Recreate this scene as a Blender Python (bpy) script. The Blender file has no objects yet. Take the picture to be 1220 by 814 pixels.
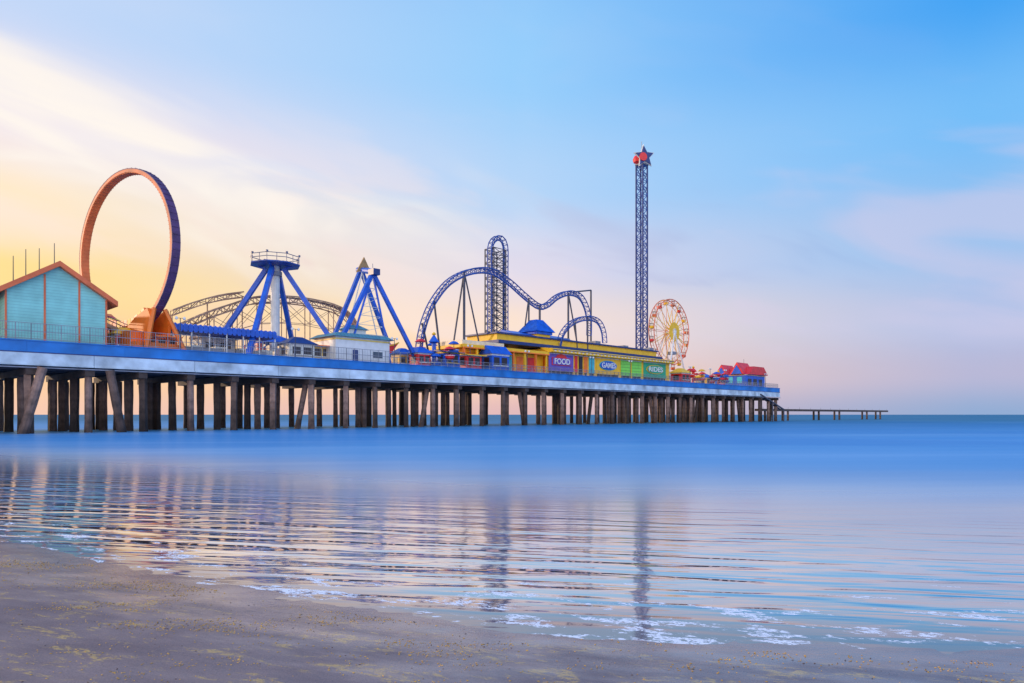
import bpy, math, random
from mathutils import Vector, noise, Matrix
random.seed(7)
scene = bpy.context.scene
scene.view_settings.view_transform = 'Standard'
scene.view_settings.look = 'None'
scene.view_settings.exposure = 0
COL = scene.collection

# ------------------------------------------------------------------ image pixel coordinates to pier positions
EYE = 2.6; F = 813.0; DECK = 12.6
P0 = Vector((-67.8, 90.3)); D = Vector((0.7036, 0.7106)); N = Vector((-0.7106, 0.7036))
ANG = math.atan2(D.y, D.x)
def S(b, t):  # image pixel column and setback to distance along the pier
    k = (b - 610) / F
    return (k * (P0.y + t * N.y) - (P0.x + t * N.x)) / (D.x - k * D.y)
def M(b, t):
    return (P0.y + S(b, t) * D.y + t * N.y) / F
def H(b, e, t):  # image pixel column and row to height above the deck
    return EYE + (494 - e) * M(b, t) - DECK
def W(s, t, z):
    p = P0 + D * s + N * t
    return Vector((p.x, p.y, z))

# ------------------------------------------------------------------ materials
def nn(nt, typ, **kw):
    n = nt.nodes.new(typ)
    for k, v in kw.items():
        setattr(n, k, v)
    return n
def mat(name, col, rough=0.5, var=0.25, scale=0.8, metal=0.0, bump=0.0, bscale=6.0, stripes=None, spec=0.5):
    m = bpy.data.materials.new(name); m.use_nodes = True
    nt = m.node_tree; b = nt.nodes['Principled BSDF']; L = nt.links
    tc = nn(nt, 'ShaderNodeTexCoord')
    no = nn(nt, 'ShaderNodeTexNoise'); no.inputs['Scale'].default_value = scale; no.inputs['Detail'].default_value = 4
    L.new(tc.outputs['Object'], no.inputs['Vector'])
    mr = nn(nt, 'ShaderNodeMapRange'); mr.inputs[1].default_value = 0.3; mr.inputs[2].default_value = 0.7
    mr.inputs[3].default_value = 1 - var; mr.inputs[4].default_value = 1 + var * 0.5
    L.new(no.outputs['Fac'], mr.inputs[0])
    mx = nn(nt, 'ShaderNodeVectorMath', operation='SCALE'); mx.inputs[0].default_value = col[:3]
    L.new(mr.outputs[0], mx.inputs['Scale'])
    out = mx.outputs[0]
    if stripes:
        axis, per, dark = stripes
        sp = nn(nt, 'ShaderNodeSeparateXYZ'); L.new(tc.outputs['Object'], sp.inputs[0])
        mm = nn(nt, 'ShaderNodeMath', operation='PINGPONG'); mm.inputs[1].default_value = per / 2
        L.new(sp.outputs[axis], mm.inputs[0])
        gt = nn(nt, 'ShaderNodeMapRange'); gt.inputs[1].default_value = 0; gt.inputs[2].default_value = per * 0.12
        gt.inputs[3].default_value = dark; gt.inputs[4].default_value = 1
        L.new(mm.outputs[0], gt.inputs[0])
        m2 = nn(nt, 'ShaderNodeVectorMath', operation='SCALE'); L.new(out, m2.inputs[0]); L.new(gt.outputs[0], m2.inputs['Scale'])
        out = m2.outputs[0]
    L.new(out, b.inputs['Base Color'])
    b.inputs['Roughness'].default_value = rough
    b.inputs['Metallic'].default_value = metal
    b.inputs['Specular IOR Level'].default_value = spec
    if bump:
        n2 = nn(nt, 'ShaderNodeTexNoise'); n2.inputs['Scale'].default_value = bscale; n2.inputs['Detail'].default_value = 4
        L.new(tc.outputs['Object'], n2.inputs['Vector'])
        bp = nn(nt, 'ShaderNodeBump'); bp.inputs['Strength'].default_value = bump; bp.inputs['Distance'].default_value = 0.1
        L.new(n2.outputs['Fac'], bp.inputs['Height']); L.new(bp.outputs[0], b.inputs['Normal'])
    return m

BLUE = mat('blue_paint', (0.012, 0.11, 0.60), 0.4, 0.3)
NAVY = mat('navy_paint', (0.012, 0.035, 0.18), 0.4, 0.3)
TRACKBLUE = mat('track_blue', (0.02, 0.08, 0.36), 0.4, 0.3)
FASCIA = mat('fascia_blue', (0.010, 0.19, 0.58), 0.5, 0.4, 0.25)
GIRDER = mat('girder_white', (0.60, 0.70, 0.78), 0.6, 0.5, 0.3, bump=0.2)
WHITE = mat('white_paint', (0.80, 0.80, 0.80), 0.5, 0.12)
OFFWHITE = mat('offwhite_wall', (0.72, 0.72, 0.68), 0.6, 0.15)
TEAL = mat('teal_siding', (0.28, 0.67, 0.62), 0.6, 0.18, 0.5, stripes=(2, 0.42, 0.72))
REDTRIM = mat('red_orange_trim', (0.80, 0.16, 0.05), 0.5, 0.2)
ORANGE = mat('orange_paint', (1.0, 0.22, 0.02), 0.45, 0.15)
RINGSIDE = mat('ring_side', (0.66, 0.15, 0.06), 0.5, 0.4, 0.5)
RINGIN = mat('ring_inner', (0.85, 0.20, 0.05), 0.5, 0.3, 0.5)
PURPLE = mat('purple_paint', (0.12, 0.05, 0.14), 0.5, 0.35)
RED = mat('red_paint', (0.82, 0.03, 0.03), 0.4, 0.2)
YELLOW = mat('yellow_paint', (1.0, 0.56, 0.02), 0.5, 0.12)
PALEYEL = mat('pale_yellow_paint', (0.92, 0.66, 0.15), 0.5, 0.15)
GREEN = mat('green_paint', (0.26, 0.80, 0.10), 0.5, 0.15, stripes=(2, 0.9, 0.45))
DKGREEN = mat('deep_green_paint', (0.03, 0.42, 0.22), 0.5, 0.2)
CYAN = mat('cyan_paint', (0.06, 0.50, 0.62), 0.5, 0.2)
VIOLET = mat('violet_paint', (0.16, 0.10, 0.50), 0.5, 0.2)
TEALROOF = mat('teal_roof', (0.10, 0.27, 0.34), 0.5, 0.2, stripes=(0, 0.8, 0.6))
GREY = mat('grey_steel', (0.26, 0.27, 0.32), 0.5, 0.3)
RAILGREY = mat('blue_grey_rail', (0.12, 0.15, 0.24), 0.5, 0.3)
DKSTEEL = mat('dark_steel', (0.06, 0.065, 0.10), 0.5, 0.3)
BROWN = mat('brown_steel', (0.44, 0.27, 0.18), 0.6, 0.3)
TAN = mat('tan_sign', (0.42, 0.25, 0.10), 0.6, 0.3)
CREAM = mat('cream_paint', (0.88, 0.70, 0.48), 0.5, 0.2)
PINK = mat('coral_paint', (0.85, 0.35, 0.22), 0.5, 0.2)
DARK = mat('dark_opening', (0.03, 0.02, 0.025), 0.4, 0.2)
GLASS = mat('window_glass', (0.05, 0.09, 0.14), 0.1, 0.1)
PLANK = mat('deck_planks', (0.28, 0.22, 0.18), 0.7, 0.3, stripes=(0, 0.3, 0.5))
CAP = mat('cap_timber', (0.09, 0.06, 0.05), 0.8, 0.5, 0.5, bump=0.4)

def pile_mat():
    m = mat('pile_weathered', (0.125, 0.075, 0.058), 0.75, 0.6, 0.9, bump=0.6, bscale=3)
    nt = m.node_tree; b = nt.nodes['Principled BSDF']; L = nt.links
    src = b.inputs['Base Color'].links[0].from_socket
    g = nn(nt, 'ShaderNodeNewGeometry'); sp = nn(nt, 'ShaderNodeSeparateXYZ'); L.new(g.outputs['Position'], sp.inputs[0])
    oi = nn(nt, 'ShaderNodeObjectInfo')
    ob = nn(nt, 'ShaderNodeMapRange'); ob.inputs[3].default_value = 0.3; ob.inputs[4].default_value = 2.0; L.new(oi.outputs['Random'], ob.inputs[0])
    nz = nn(nt, 'ShaderNodeTexNoise'); nz.inputs['Scale'].default_value = 0.35; L.new(g.outputs['Position'], nz.inputs['Vector'])
    ad = nn(nt, 'ShaderNodeMath', operation='MULTIPLY_ADD'); ad.inputs[1].default_value = 6; L.new(nz.outputs['Fac'], ad.inputs[0]); L.new(sp.outputs[2], ad.inputs[2])
    mr = nn(nt, 'ShaderNodeMapRange'); mr.inputs[1].default_value = 3.2; mr.inputs[2].default_value = 8.5
    mr.inputs[3].default_value = 0.35; mr.inputs[4].default_value = 1.25
    L.new(ad.outputs[0], mr.inputs[0])
    mm = nn(nt, 'ShaderNodeMath', operation='MULTIPLY'); L.new(mr.outputs[0], mm.inputs[0]); L.new(ob.outputs[0], mm.inputs[1])
    sc = nn(nt, 'ShaderNodeVectorMath', operation='SCALE'); L.new(src, sc.inputs[0]); L.new(mm.outputs[0], sc.inputs['Scale'])
    L.new(sc.outputs[0], b.inputs['Base Color'])
    return m
PILE = pile_mat()

# ------------------------------------------------------------------ mesh builder
class MB:
    def __init__(s, *mats):
        s.v = []; s.f = []; s.mi = []; s.mats = mats; s.m = 0
    def add(s, vs, fs):
        o = len(s.v); s.v += [tuple(v) for v in vs]
        for f in fs:
            s.f.append([i + o for i in f]); s.mi.append(s.m)
    def box(s, x0, y0, z0, x1, y1, z1):
        s.add([(x0,y0,z0),(x1,y0,z0),(x1,y1,z0),(x0,y1,z0),(x0,y0,z1),(x1,y0,z1),(x1,y1,z1),(x0,y1,z1)],
              [(3,2,1,0),(4,5,6,7),(0,1,5,4),(1,2,6,5),(2,3,7,6),(3,0,4,7)])
        return s
    def tube(s, p, q, r, n=6, r2=None):
        p = Vector(p); q = Vector(q); r2 = r if r2 is None else r2
        d = (q - p)
        if d.length < 1e-5: return s
        d.normalize()
        a = Vector((0,0,1)) if abs(d.z) < 0.9 else Vector((1,0,0))
        u = d.cross(a).normalized(); w = d.cross(u)
        off = math.pi / n
        vs = []
        for c, rr in ((p, r), (q, r2)):
            for i in range(n):
                th = 2*math.pi*i/n + off
                vs.append(c + u*math.cos(th)*rr + w*math.sin(th)*rr)
        fs = [(i, (i+1)%n, n+(i+1)%n, n+i) for i in range(n)] + [tuple(range(n))[::-1], tuple(range(n, 2*n))]
        s.add(vs, fs); return s
    def path(s, pts, r, n=6, closed=False):
        for i in range(len(pts) - (0 if closed else 1)):
            s.tube(pts[i], pts[(i+1) % len(pts)], r, n)
        return s
    def prism_y(s, poly, y0, y1):   # poly in xz
        n = len(poly)
        vs = [(x, y0, z) for x, z in poly] + [(x, y1, z) for x, z in poly]
        s.add(vs, [tuple(range(n)), tuple(range(n, 2*n))[::-1]] + [((i+1)%n, i, n+i, n+(i+1)%n) for i in range(n)]); return s
    def prism_x(s, poly, x0, x1):   # poly in yz
        n = len(poly)
        vs = [(x0, y, z) for y, z in poly] + [(x1, y, z) for y, z in poly]
        s.add(vs, [tuple(range(n))[::-1], tuple(range(n, 2*n))] + [(i, (i+1)%n, n+(i+1)%n, n+i) for i in range(n)]); return s
    def pyramid(s, x0, y0, x1, y1, z0, z1, k=0.0):
        cx, cy = (x0+x1)/2, (y0+y1)/2
        a = [(x0,y0,z0),(x1,y0,z0),(x1,y1,z0),(x0,y1,z0)]
        b = [(cx+(x-cx)*k, cy+(y-cy)*k, z1) for x, y, _ in a]
        s.add(a+b, [(3,2,1,0),(4,5,6,7),(0,1,5,4),(1,2,6,5),(2,3,7,6),(3,0,4,7)]); return s
    def lathe(s, prof, n=16, c=(0,0,0)):  # prof list (r,z)
        vs = []
        for r, z in prof:
            for i in range(n):
                th = 2*math.pi*i/n
                vs.append((c[0]+r*math.cos(th), c[1]+r*math.sin(th), c[2]+z))
        fs = []
        for j in range(len(prof)-1):
            for i in range(n):
                fs.append((j*n+i, j*n+(i+1)%n, (j+1)*n+(i+1)%n, (j+1)*n+i))
        fs.append(tuple(range(n))[::-1]); fs.append(tuple(range((len(prof)-1)*n, len(prof)*n)))
        s.add(vs, fs); return s
    def mesh(s, name):
        me = bpy.data.meshes.new(name); me.from_pydata(s.v, [], s.f)
        for m in s.mats: me.materials.append(m)
        for p, i in zip(me.polygons, s.mi): p.material_index = i
        me.update(); return me

def thing(name, label, cat, s, t, z=DECK, group=None, rot=None):
    e = bpy.data.objects.new(name, None); COL.objects.link(e)
    e.empty_display_size = 0.5
    e.location = W(s, t, z); e.rotation_euler = (0, 0, ANG if rot is None else rot)
    e['label'] = label; e['category'] = cat
    if group: e['group'] = group
    return e
def part(par, name, mb, loc=None):
    o = bpy.data.objects.new(name, mb.mesh(name)); COL.objects.link(o); o.parent = par
    if loc: o.location = loc
    return o
def solo(name, label, cat, mb, s, t, z=DECK, group=None):
    o = bpy.data.objects.new(name, mb.mesh(name)); COL.objects.link(o)
    o.location = W(s, t, z); o.rotation_euler = (0, 0, ANG)
    o['label'] = label; o['category'] = cat
    if group: o['group'] = group
    return o
def text(par, name, body, size, loc, m, sx=1.0, ext=0.04):
    c = bpy.data.curves.new(name, 'FONT'); c.body = body; c.size = size; c.extrude = ext
    c.align_x = 'CENTER'; c.align_y = 'CENTER'; c.offset = size * 0.02
    tmp = bpy.data.objects.new('tmp', c); COL.objects.link(tmp)
    dg = bpy.context.evaluated_depsgraph_get()
    me = bpy.data.meshes.new_from_object(tmp.evaluated_get(dg))
    bpy.data.objects.remove(tmp); me.materials.clear(); me.materials.append(m)
    o = bpy.data.objects.new(name, me); COL.objects.link(o); o.parent = par
    o.location = loc; o.rotation_euler = (math.pi/2, 0, 0); o.scale = (sx, 1, 1)
    return o
def catmull(pts, n=8):
    pts = [Vector(p) for p in pts]; out = []
    P = [pts[0]*2-pts[1]] + pts + [pts[-1]*2-pts[-2]]
    for i in range(1, len(P)-2):
        a, b, c, d = P[i-1:i+3]
        for k in range(n):
            x = k/n
            out.append(0.5*((2*b)+(c-a)*x+(2*a-5*b+4*c-d)*x*x+(3*b-a-3*c+d)*x**3))
    out.append(pts[-1]); return out
def resample(pts, step):
    out = [pts[0]]; acc = 0
    for a, b in zip(pts, pts[1:]):
        L = (b-a).length; pos = step-acc
        while pos <= L and L > 0:
            out.append(a.lerp(b, pos/L)); pos += step
        acc = (acc+L) % step if L else acc
    return out
def track(par, m, pts, w=1.7, depth=1.3, r=0.17, step=1.5, flip=1):
    rail = MB(m); tie = MB(m)
    pts = resample(catmull(pts), step)
    lat = Vector((0, 1, 0)); A = []; B = []; C = []
    for i, p in enumerate(pts):
        tn = (pts[min(i+1, len(pts)-1)] - pts[max(i-1, 0)]).normalized()
        l = (lat - tn*lat.dot(tn)).normalized(); nm = tn.cross(l)*flip
        A.append(p+l*w/2); B.append(p-l*w/2); C.append(p-nm*depth)
    rail.path(A, r, 5); rail.path(B, r, 5); rail.path(C, r*1.3, 6)
    for i in range(len(pts)):
        tie.tube(A[i], B[i], r*0.6, 4); tie.tube(A[i], C[i], r*0.6, 4); tie.tube(B[i], C[i], r*0.6, 4)
        if i+1 < len(pts):
            tie.tube(A[i], C[i+1], r*0.5, 4); tie.tube(B[i+1], C[i], r*0.5, 4)
    part(par, 'rail', rail); part(par, 'cross_tie', tie)
    return pts

# ------------------------------------------------------------------ ground + sea
SH = [(-60,44),(-10.3,14.1),(-6.5,11.6),(-3.6,9.9),(-1.1,8.7),(1.8,8.05),(5.5,7.35),(20,5.4)]
def Ys(x):
    if x <= SH[0][0]: return SH[0][1]
    for (a, b), (c, d) in zip(SH, SH[1:]):
        if x <= c: 
            k = (x-a)/(c-a); return b+(d-b)*k
    return SH[-1][1]
def Ysm(x):
    return sum(Ys(x+o) for o in (-1.2,-0.6,0,0.6,1.2))/5
def axis(lo, hi, fine_lo, fine_hi, step, grow=1.35):
    a = []; x = fine_lo
    while x <= fine_hi: a.append(x); x += step
    st = step; x = a[-1]
    while x < hi: st *= grow; x += st; a.append(min(x, hi))
    st = step; x = a[0]; b = []
    while x > lo: st *= grow; x -= st; b.append(max(x, lo))
    return b[::-1]+a
def sheet(name, xs, ys, zf, m, kind):
    vs = []; off = []
    for y in ys:
        for x in xs:
            vs.append((x, y, zf(x, y))); off.append(max(-50, min(600, y-Ysm(x))))
    nx = len(xs)
    fs = [(j*nx+i, j*nx+i+1, (j+1)*nx+i+1, (j+1)*nx+i) for j in range(len(ys)-1) for i in range(nx-1)]
    me = bpy.data.meshes.new(name); me.from_pydata(vs, [], fs)
    at = me.attributes.new('offshore', 'FLOAT', 'POINT'); at.data.foreach_set('value', off)
    me.materials.append(m)
    for p in me.polygons: p.use_smooth = True
    me.update()
    o = bpy.data.objects.new(name, me); COL.objects.link(o); o['kind'] = kind
    o['label'] = zf.__doc__ or name
    return o
def sandz(x, y):
    """wet brown sand beach"""
    z = 0.026*(Ysm(x)-y)
    z += 0.014*noise.noise(Vector((x*0.45, y*0.8, 0))) + 0.007*noise.noise(Vector((x*1.6, y*3.0, 3))) + 0.003*noise.noise(Vector((x*5, y*8, 5)))
    return max(-3.0, min(0.9, z))
def waterz(x, y):
    """smooth blue sea"""
    return 0.0

def gm(nt, op, a=None, b=None, c=None):
    n = nn(nt, 'ShaderNodeMath', operation=op)
    for i, v in enumerate((a, b, c)):
        if v is None: continue
        if isinstance(v, (int, float)): n.inputs[i].default_value = v
        else: nt.links.new(v, n.inputs[i])
    return n.outputs[0]
def gr(nt, v, a, b, c=0.0, d=1.0, smooth=False):
    n = nn(nt, 'ShaderNodeMapRange')
    if smooth: n.interpolation_type = 'SMOOTHSTEP'
    nt.links.new(v, n.inputs[0])
    for i, q in enumerate((a, b, c, d)): n.inputs[i+1].default_value = q
    return n.outputs[0]
def gn(nt, pos, rot, scl, scale=1.0, detail=4, rough=.5, dist=0.0):
    mp2 = nn(nt, 'ShaderNodeMapping'); mp2.inputs['Rotation'].default_value = (0, 0, rot)
    mp = nn(nt, 'ShaderNodeMapping'); mp.inputs['Scale'].default_value = (scl[0], scl[1], 1)
    nt.links.new(pos, mp2.inputs[0]); nt.links.new(mp2.outputs[0], mp.inputs[0])
    n = nn(nt, 'ShaderNodeTexNoise'); n.inputs['Scale'].default_value = scale; n.inputs['Detail'].default_value = detail
    n.inputs['Roughness'].default_value = rough; n.inputs['Distortion'].default_value = dist
    nt.links.new(mp.outputs[0], n.inputs['Vector']); return n.outputs['Fac']
def gmix(nt, f, a, b):
    n = nn(nt, 'ShaderNodeMix', data_type='RGBA')
    if isinstance(f, (int, float)): n.inputs[0].default_value = f
    else: nt.links.new(f, n.inputs[0])
    for i, v in ((6, a), (7, b)):
        if isinstance(v, tuple): n.inputs[i].default_value = v if len(v) == 4 else v+(1,)
        else: nt.links.new(v, n.inputs[i])
    return n.outputs[2]

def sand_material():
    m = bpy.data.materials.new('wet_sand'); m.use_nodes = True; nt = m.node_tree; L = nt.links
    nt.nodes.remove(nt.nodes['Principled BSDF']); out = nt.nodes['Material Output']
    g = nn(nt, 'ShaderNodeNewGeometry').outputs['Position']; at = nn(nt, 'ShaderNodeAttribute', attribute_name='offshore').outputs['Fac']
    n1 = gn(nt, g, 0.3, (0.6, 1.8), 0.9, 5, .6)
    n2 = gn(nt, g, 0, (1, 1), 60, 3)
    n3 = gn(nt, g, 0.35, (0.8, 2.6), 1.3, 6, .70, .9)
    n4 = gn(nt, g, 0.3, (1.0, 2.0), 9.0, 4, .7)
    cr = gmix(nt, gr(nt, n1, .35, .68), (0.165, 0.118, 0.125), (0.28, 0.205, 0.195))
    oc = gm(nt, 'MULTIPLY', gr(nt, n3, .53, .61, 0, 1, True), gr(nt, n4, .44, .57, 0, 1, True))
    oc = gm(nt, 'MULTIPLY', oc, gr(nt, at, -.9, -.3, .8, .0))
    cr = gmix(nt, oc, cr, (0.56, 0.36, 0.11))
    sc = nn(nt, 'ShaderNodeVectorMath', operation='SCALE'); L.new(cr, sc.inputs[0]); L.new(gr(nt, n2, .3, .7, .80, 1.15), sc.inputs['Scale'])
    wet = gm(nt, 'MULTIPLY_ADD', gm(nt, 'SUBTRACT', n1, .5), 4.0, at)
    bp = nn(nt, 'ShaderNodeBump'); bp.inputs['Distance'].default_value = 0.010
    L.new(gr(nt, wet, -2.2, -.2, .4, .08), bp.inputs['Strength']); L.new(n2, bp.inputs['Height'])
    b2 = nn(nt, 'ShaderNodeBump'); b2.inputs['Distance'].default_value = 0.04; b2.inputs['Strength'].default_value = .25; L.new(n4, b2.inputs['Height'])
    L.new(b2.outputs[0], bp.inputs['Normal'])
    df = nn(nt, 'ShaderNodeBsdfDiffuse'); L.new(sc.outputs[0], df.inputs['Color']); L.new(bp.outputs[0], df.inputs['Normal'])
    b3 = nn(nt, 'ShaderNodeBump'); b3.inputs['Distance'].default_value = 0.03; b3.inputs['Strength'].default_value = .14; L.new(n4, b3.inputs['Height'])
    gl = nn(nt, 'ShaderNodeBsdfGlossy'); L.new(gr(nt, wet, -2.6, -.3, .40, .14, True), gl.inputs['Roughness']); L.new(b3.outputs[0], gl.inputs['Normal'])
    gl.inputs['Color'].default_value = (.97, .90, .90, 1)
    ms = nn(nt, 'ShaderNodeMixShader'); L.new(gr(nt, wet, -2.6, .0, .10, .36, True), ms.inputs[0]); L.new(df.outputs[0], ms.inputs[1]); L.new(gl.outputs[0], ms.inputs[2])
    L.new(ms.outputs[0], out.inputs['Surface'])
    return m

def water_material():
    m = bpy.data.materials.new('sea_water'); m.use_nodes = True; nt = m.node_tree; L = nt.links
    nt.nodes.remove(nt.nodes['Principled BSDF']); out = nt.nodes['Material Output']
    g = nn(nt, 'ShaderNodeNewGeometry').outputs['Position']; at = nn(nt, 'ShaderNodeAttribute', attribute_name='offshore').outputs['Fac']
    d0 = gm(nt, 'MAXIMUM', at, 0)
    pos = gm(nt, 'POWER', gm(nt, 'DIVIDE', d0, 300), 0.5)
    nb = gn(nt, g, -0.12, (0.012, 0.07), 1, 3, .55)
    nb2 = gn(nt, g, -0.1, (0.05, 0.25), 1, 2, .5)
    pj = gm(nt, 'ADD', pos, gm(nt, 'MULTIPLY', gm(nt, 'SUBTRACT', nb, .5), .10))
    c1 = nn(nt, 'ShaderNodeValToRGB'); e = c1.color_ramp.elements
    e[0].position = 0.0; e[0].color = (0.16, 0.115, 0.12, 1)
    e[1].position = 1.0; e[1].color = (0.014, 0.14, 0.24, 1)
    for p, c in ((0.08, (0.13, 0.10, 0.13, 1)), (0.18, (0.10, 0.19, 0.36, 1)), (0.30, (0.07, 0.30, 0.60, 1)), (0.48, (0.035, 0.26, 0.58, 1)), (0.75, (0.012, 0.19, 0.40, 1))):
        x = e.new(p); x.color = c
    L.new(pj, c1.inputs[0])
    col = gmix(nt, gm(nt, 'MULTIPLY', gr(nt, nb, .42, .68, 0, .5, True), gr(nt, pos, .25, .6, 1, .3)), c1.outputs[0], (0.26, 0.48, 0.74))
    f1 = gn(nt, g, 0.30, (0.6, 2.0), 1.3, 3, .5, .4)
    f2 = gn(nt, g, 0.30, (2.6, 6.0), 1.7, 6, .70, .5)
    lace = gn(nt, g, 0.30, (6, 11), 2.2, 4, .6, 1.0)
    fa = gm(nt, 'ADD', gm(nt, 'MULTIPLY', f1, .58), gm(nt, 'MULTIPLY', f2, .42))
    boost = gr(nt, at, .2, 3.0, .075, 0, True)
    zone = gr(nt, at, 2.4, 6.0, 1, 0, True)
    foam = gr(nt, gm(nt, 'ADD', fa, boost), .608, .640, 0, 1, True)
    foam = gm(nt, 'MULTIPLY', foam, gr(nt, lace, .40, .50, .12, 1, True))
    foam = gm(nt, 'MULTIPLY', foam, zone)
    col = gmix(nt, foam, col, (0.84, 0.86, 0.93))
    r1 = gn(nt, g, 0.20, (0.24, 1.9), 1.1, 1, .4, .5)
    r2 = gn(nt, g, 0.10, (0.7, 4.4), 1.3, 1, .4, .2)
    rp = gm(nt, 'ADD', r1, gm(nt, 'MULTIPLY', r2, .20))
    bs = nn(nt, 'ShaderNodeBump'); bs.inputs['Distance'].default_value = 0.09; L.new(rp, bs.inputs['Height'])
    L.new(gm(nt, 'MULTIPLY', gr(nt, at, 0, 1.5, .25, .78), gr(nt, at, 2, 12, 1, .12)), bs.inputs['Strength'])
    rough = gr(nt, at, 3, 22, .065, .33, True)
    df = nn(nt, 'ShaderNodeBsdfDiffuse'); L.new(col, df.inputs['Color'])
    gl = nn(nt, 'ShaderNodeBsdfGlossy'); L.new(rough, gl.inputs['Roughness']); L.new(bs.outputs[0], gl.inputs['Normal'])
    L.new(gmix(nt, gr(nt, at, 7, 40, 0, 1, True), (1.0, .92, .86), (.60, .80, 1.0)), gl.inputs['Color'])
    fac = gr(nt, at, 6, 34, .84, .28, True)
    fac = gm(nt, 'MULTIPLY', fac, gr(nt, at, 60, 260, 1, .6))
    fac = gm(nt, 'MULTIPLY', fac, gr(nt, at, -.2, 1.8, .50, 1, True))
    fac = gm(nt, 'MULTIPLY', fac, gr(nt, nb2, .35, .65, .88, 1.08))
    fac = gm(nt, 'MULTIPLY', fac, gm(nt, 'SUBTRACT', 1.0, foam))
    ms = nn(nt, 'ShaderNodeMixShader'); L.new(fac, ms.inputs[0]); L.new(df.outputs[0], ms.inputs[1]); L.new(gl.outputs[0], ms.inputs[2])
    L.new(ms.outputs[0], out.inputs['Surface'])
    return m

sheet('beach_sand', axis(-9000, 9000, -14, 12, 0.12), axis(-300, 9000, 4.5, 15, 0.09), sandz, sand_material(), 'structure')
sheet('sea_water', axis(-12000, 12000, -16, 14, 0.4), axis(3, 14000, 3, 20, 0.3), waterz, water_material(), 'structure')

# seaweed flecks
mb = MB(mat('seaweed_ochre', (0.66, 0.36, 0.06), 0.7, 0.5, 5), mat('seaweed_dark', (0.12, 0.06, 0.035), 0.7, 0.4, 5))
cnt = 0
while cnt < 6000:
    x = random.uniform(-9, 8); y = random.uniform(5.5, 12.5)
    off = y-Ysm(x)
    if off > -0.3: continue
    dens = noise.noise(Vector((x*0.4+y*0.25, y*1.6, 9)))+0.5*noise.noise(Vector((x*2, y*5, 2)))
    if dens < 0.12+random.random()*0.32 and random.random() > 0.05: continue
    z = sandz(x, y)+0.002; a = random.uniform(0, 6.28); l = random.uniform(0.005, 0.018); w = l*random.uniform(.3, .8)
    u = Vector((math.cos(a), math.sin(a), 0)); v = Vector((-u.y, u.x, 0)); c = Vector((x, y, z)); h = random.uniform(0.003, 0.008)
    mb.m = 0 if random.random() < 0.88 else 1
    mb.add([c-u*l-v*w*.2, c+v*w, c+u*l, c-v*w, c+Vector((0,0,h))], [(0,1,4),(1,2,4),(2,3,4),(3,0,4)])
    cnt += 1
o = bpy.data.objects.new('seaweed_debris', mb.mesh('seaweed_debris')); COL.objects.link(o)
o['kind'] = 'stuff'; o['label'] = 'scattered ochre seaweed flecks lying on wet sand'; o['category'] = 'seaweed'

# ------------------------------------------------------------------ pier
S0, S1, WID = -45.0, 243.0, 25.0
pier = thing('pleasure_pier', 'long blue and white pleasure pier on tall piles over the sea', 'pier', 0, 0)
mb = MB(PLANK); mb.box(S0, 0.25, -0.6, S1-0.25, WID-0.25, 0.0); part(pier, 'deck', mb)
mb = MB(FASCIA, NAVY)
x = S0
while x < S1:
    w = min(12.0, S1-x); mb.box(x+0.01, 0, -1.45, x+w-0.01, 0.24, 0.0); x += w
mb.box(S1-0.24, 0.25, -1.45, S1, WID, 0.0); mb.box(S0, WID-0.24, -1.45, S1-0.25, WID, 0.0)
mb.box(S0, -0.12, 0.003, S1, 0.3, 0.16)
mb.m = 1; mb.box(S0, -0.05, -1.58, S1, 0.2, -1.453)
part(pier, 'blue_fascia', mb)
mb = MB(GIRDER, DKSTEEL)
x = S0
while x < S1:
    w = min(14.0, S1-x)
    mb.box(x+0.03, 0.0, -3.1, x+w-0.03, 0.5, -1.585); mb.box(x+0.03, -0.15, -3.3, x+w-0.03, 0.7, -3.105)
    x += w
mb.m = 1
for t in (5.5, 11, 16.5, 22): mb.box(S0, t, -3.6, S1-1, t+0.5, -0.61)
part(pier, 'girder', mb)
s = -38.5
capm = MB(CAP); capm.box(-0.6, 0.1, -4.55, 0.6, WID-0.6, -3.605); capmesh = capm.mesh('cap_beam')
bents = []
while s < S1-1:
    bents.append(s); o = bpy.data.objects.new('cap_beam', capmesh); COL.objects.link(o); o.parent = pier; o.location = (s, 0, 0); s += 7.0
mb = MB(GREY); mb.tube((S0, -0.25, -3.6), (S1, -0.25, -3.6), 0.09); part(pier, 'utility_pipe', mb)
def pile_mesh(r, n, L=10.05, seed=0):
    b = MB(PILE); rnd = random.Random(seed)
    prof = []
    for k in range(9):
        z = -2+L*k/8
        prof.append((r*(1+0.05*rnd.uniform(-1, 1)+(0.06 if k < 3 else 0)), z))
    b.lathe(prof, n)
    return b.mesh('pier_pile')
pm = [pile_mesh(0.50, 10, seed=1), pile_mesh(0.60, 10, seed=2), pile_mesh(0.62, 4, seed=3), pile_mesh(0.68, 4, seed=4)]
def add_pile(me, mw, label):
    o = bpy.data.objects.new('pier_pile', me); COL.objects.link(o); o.matrix_world = mw
    o['label'] = label; o['category'] = 'pile'; o['group'] = 'piles carrying the pier'
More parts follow.
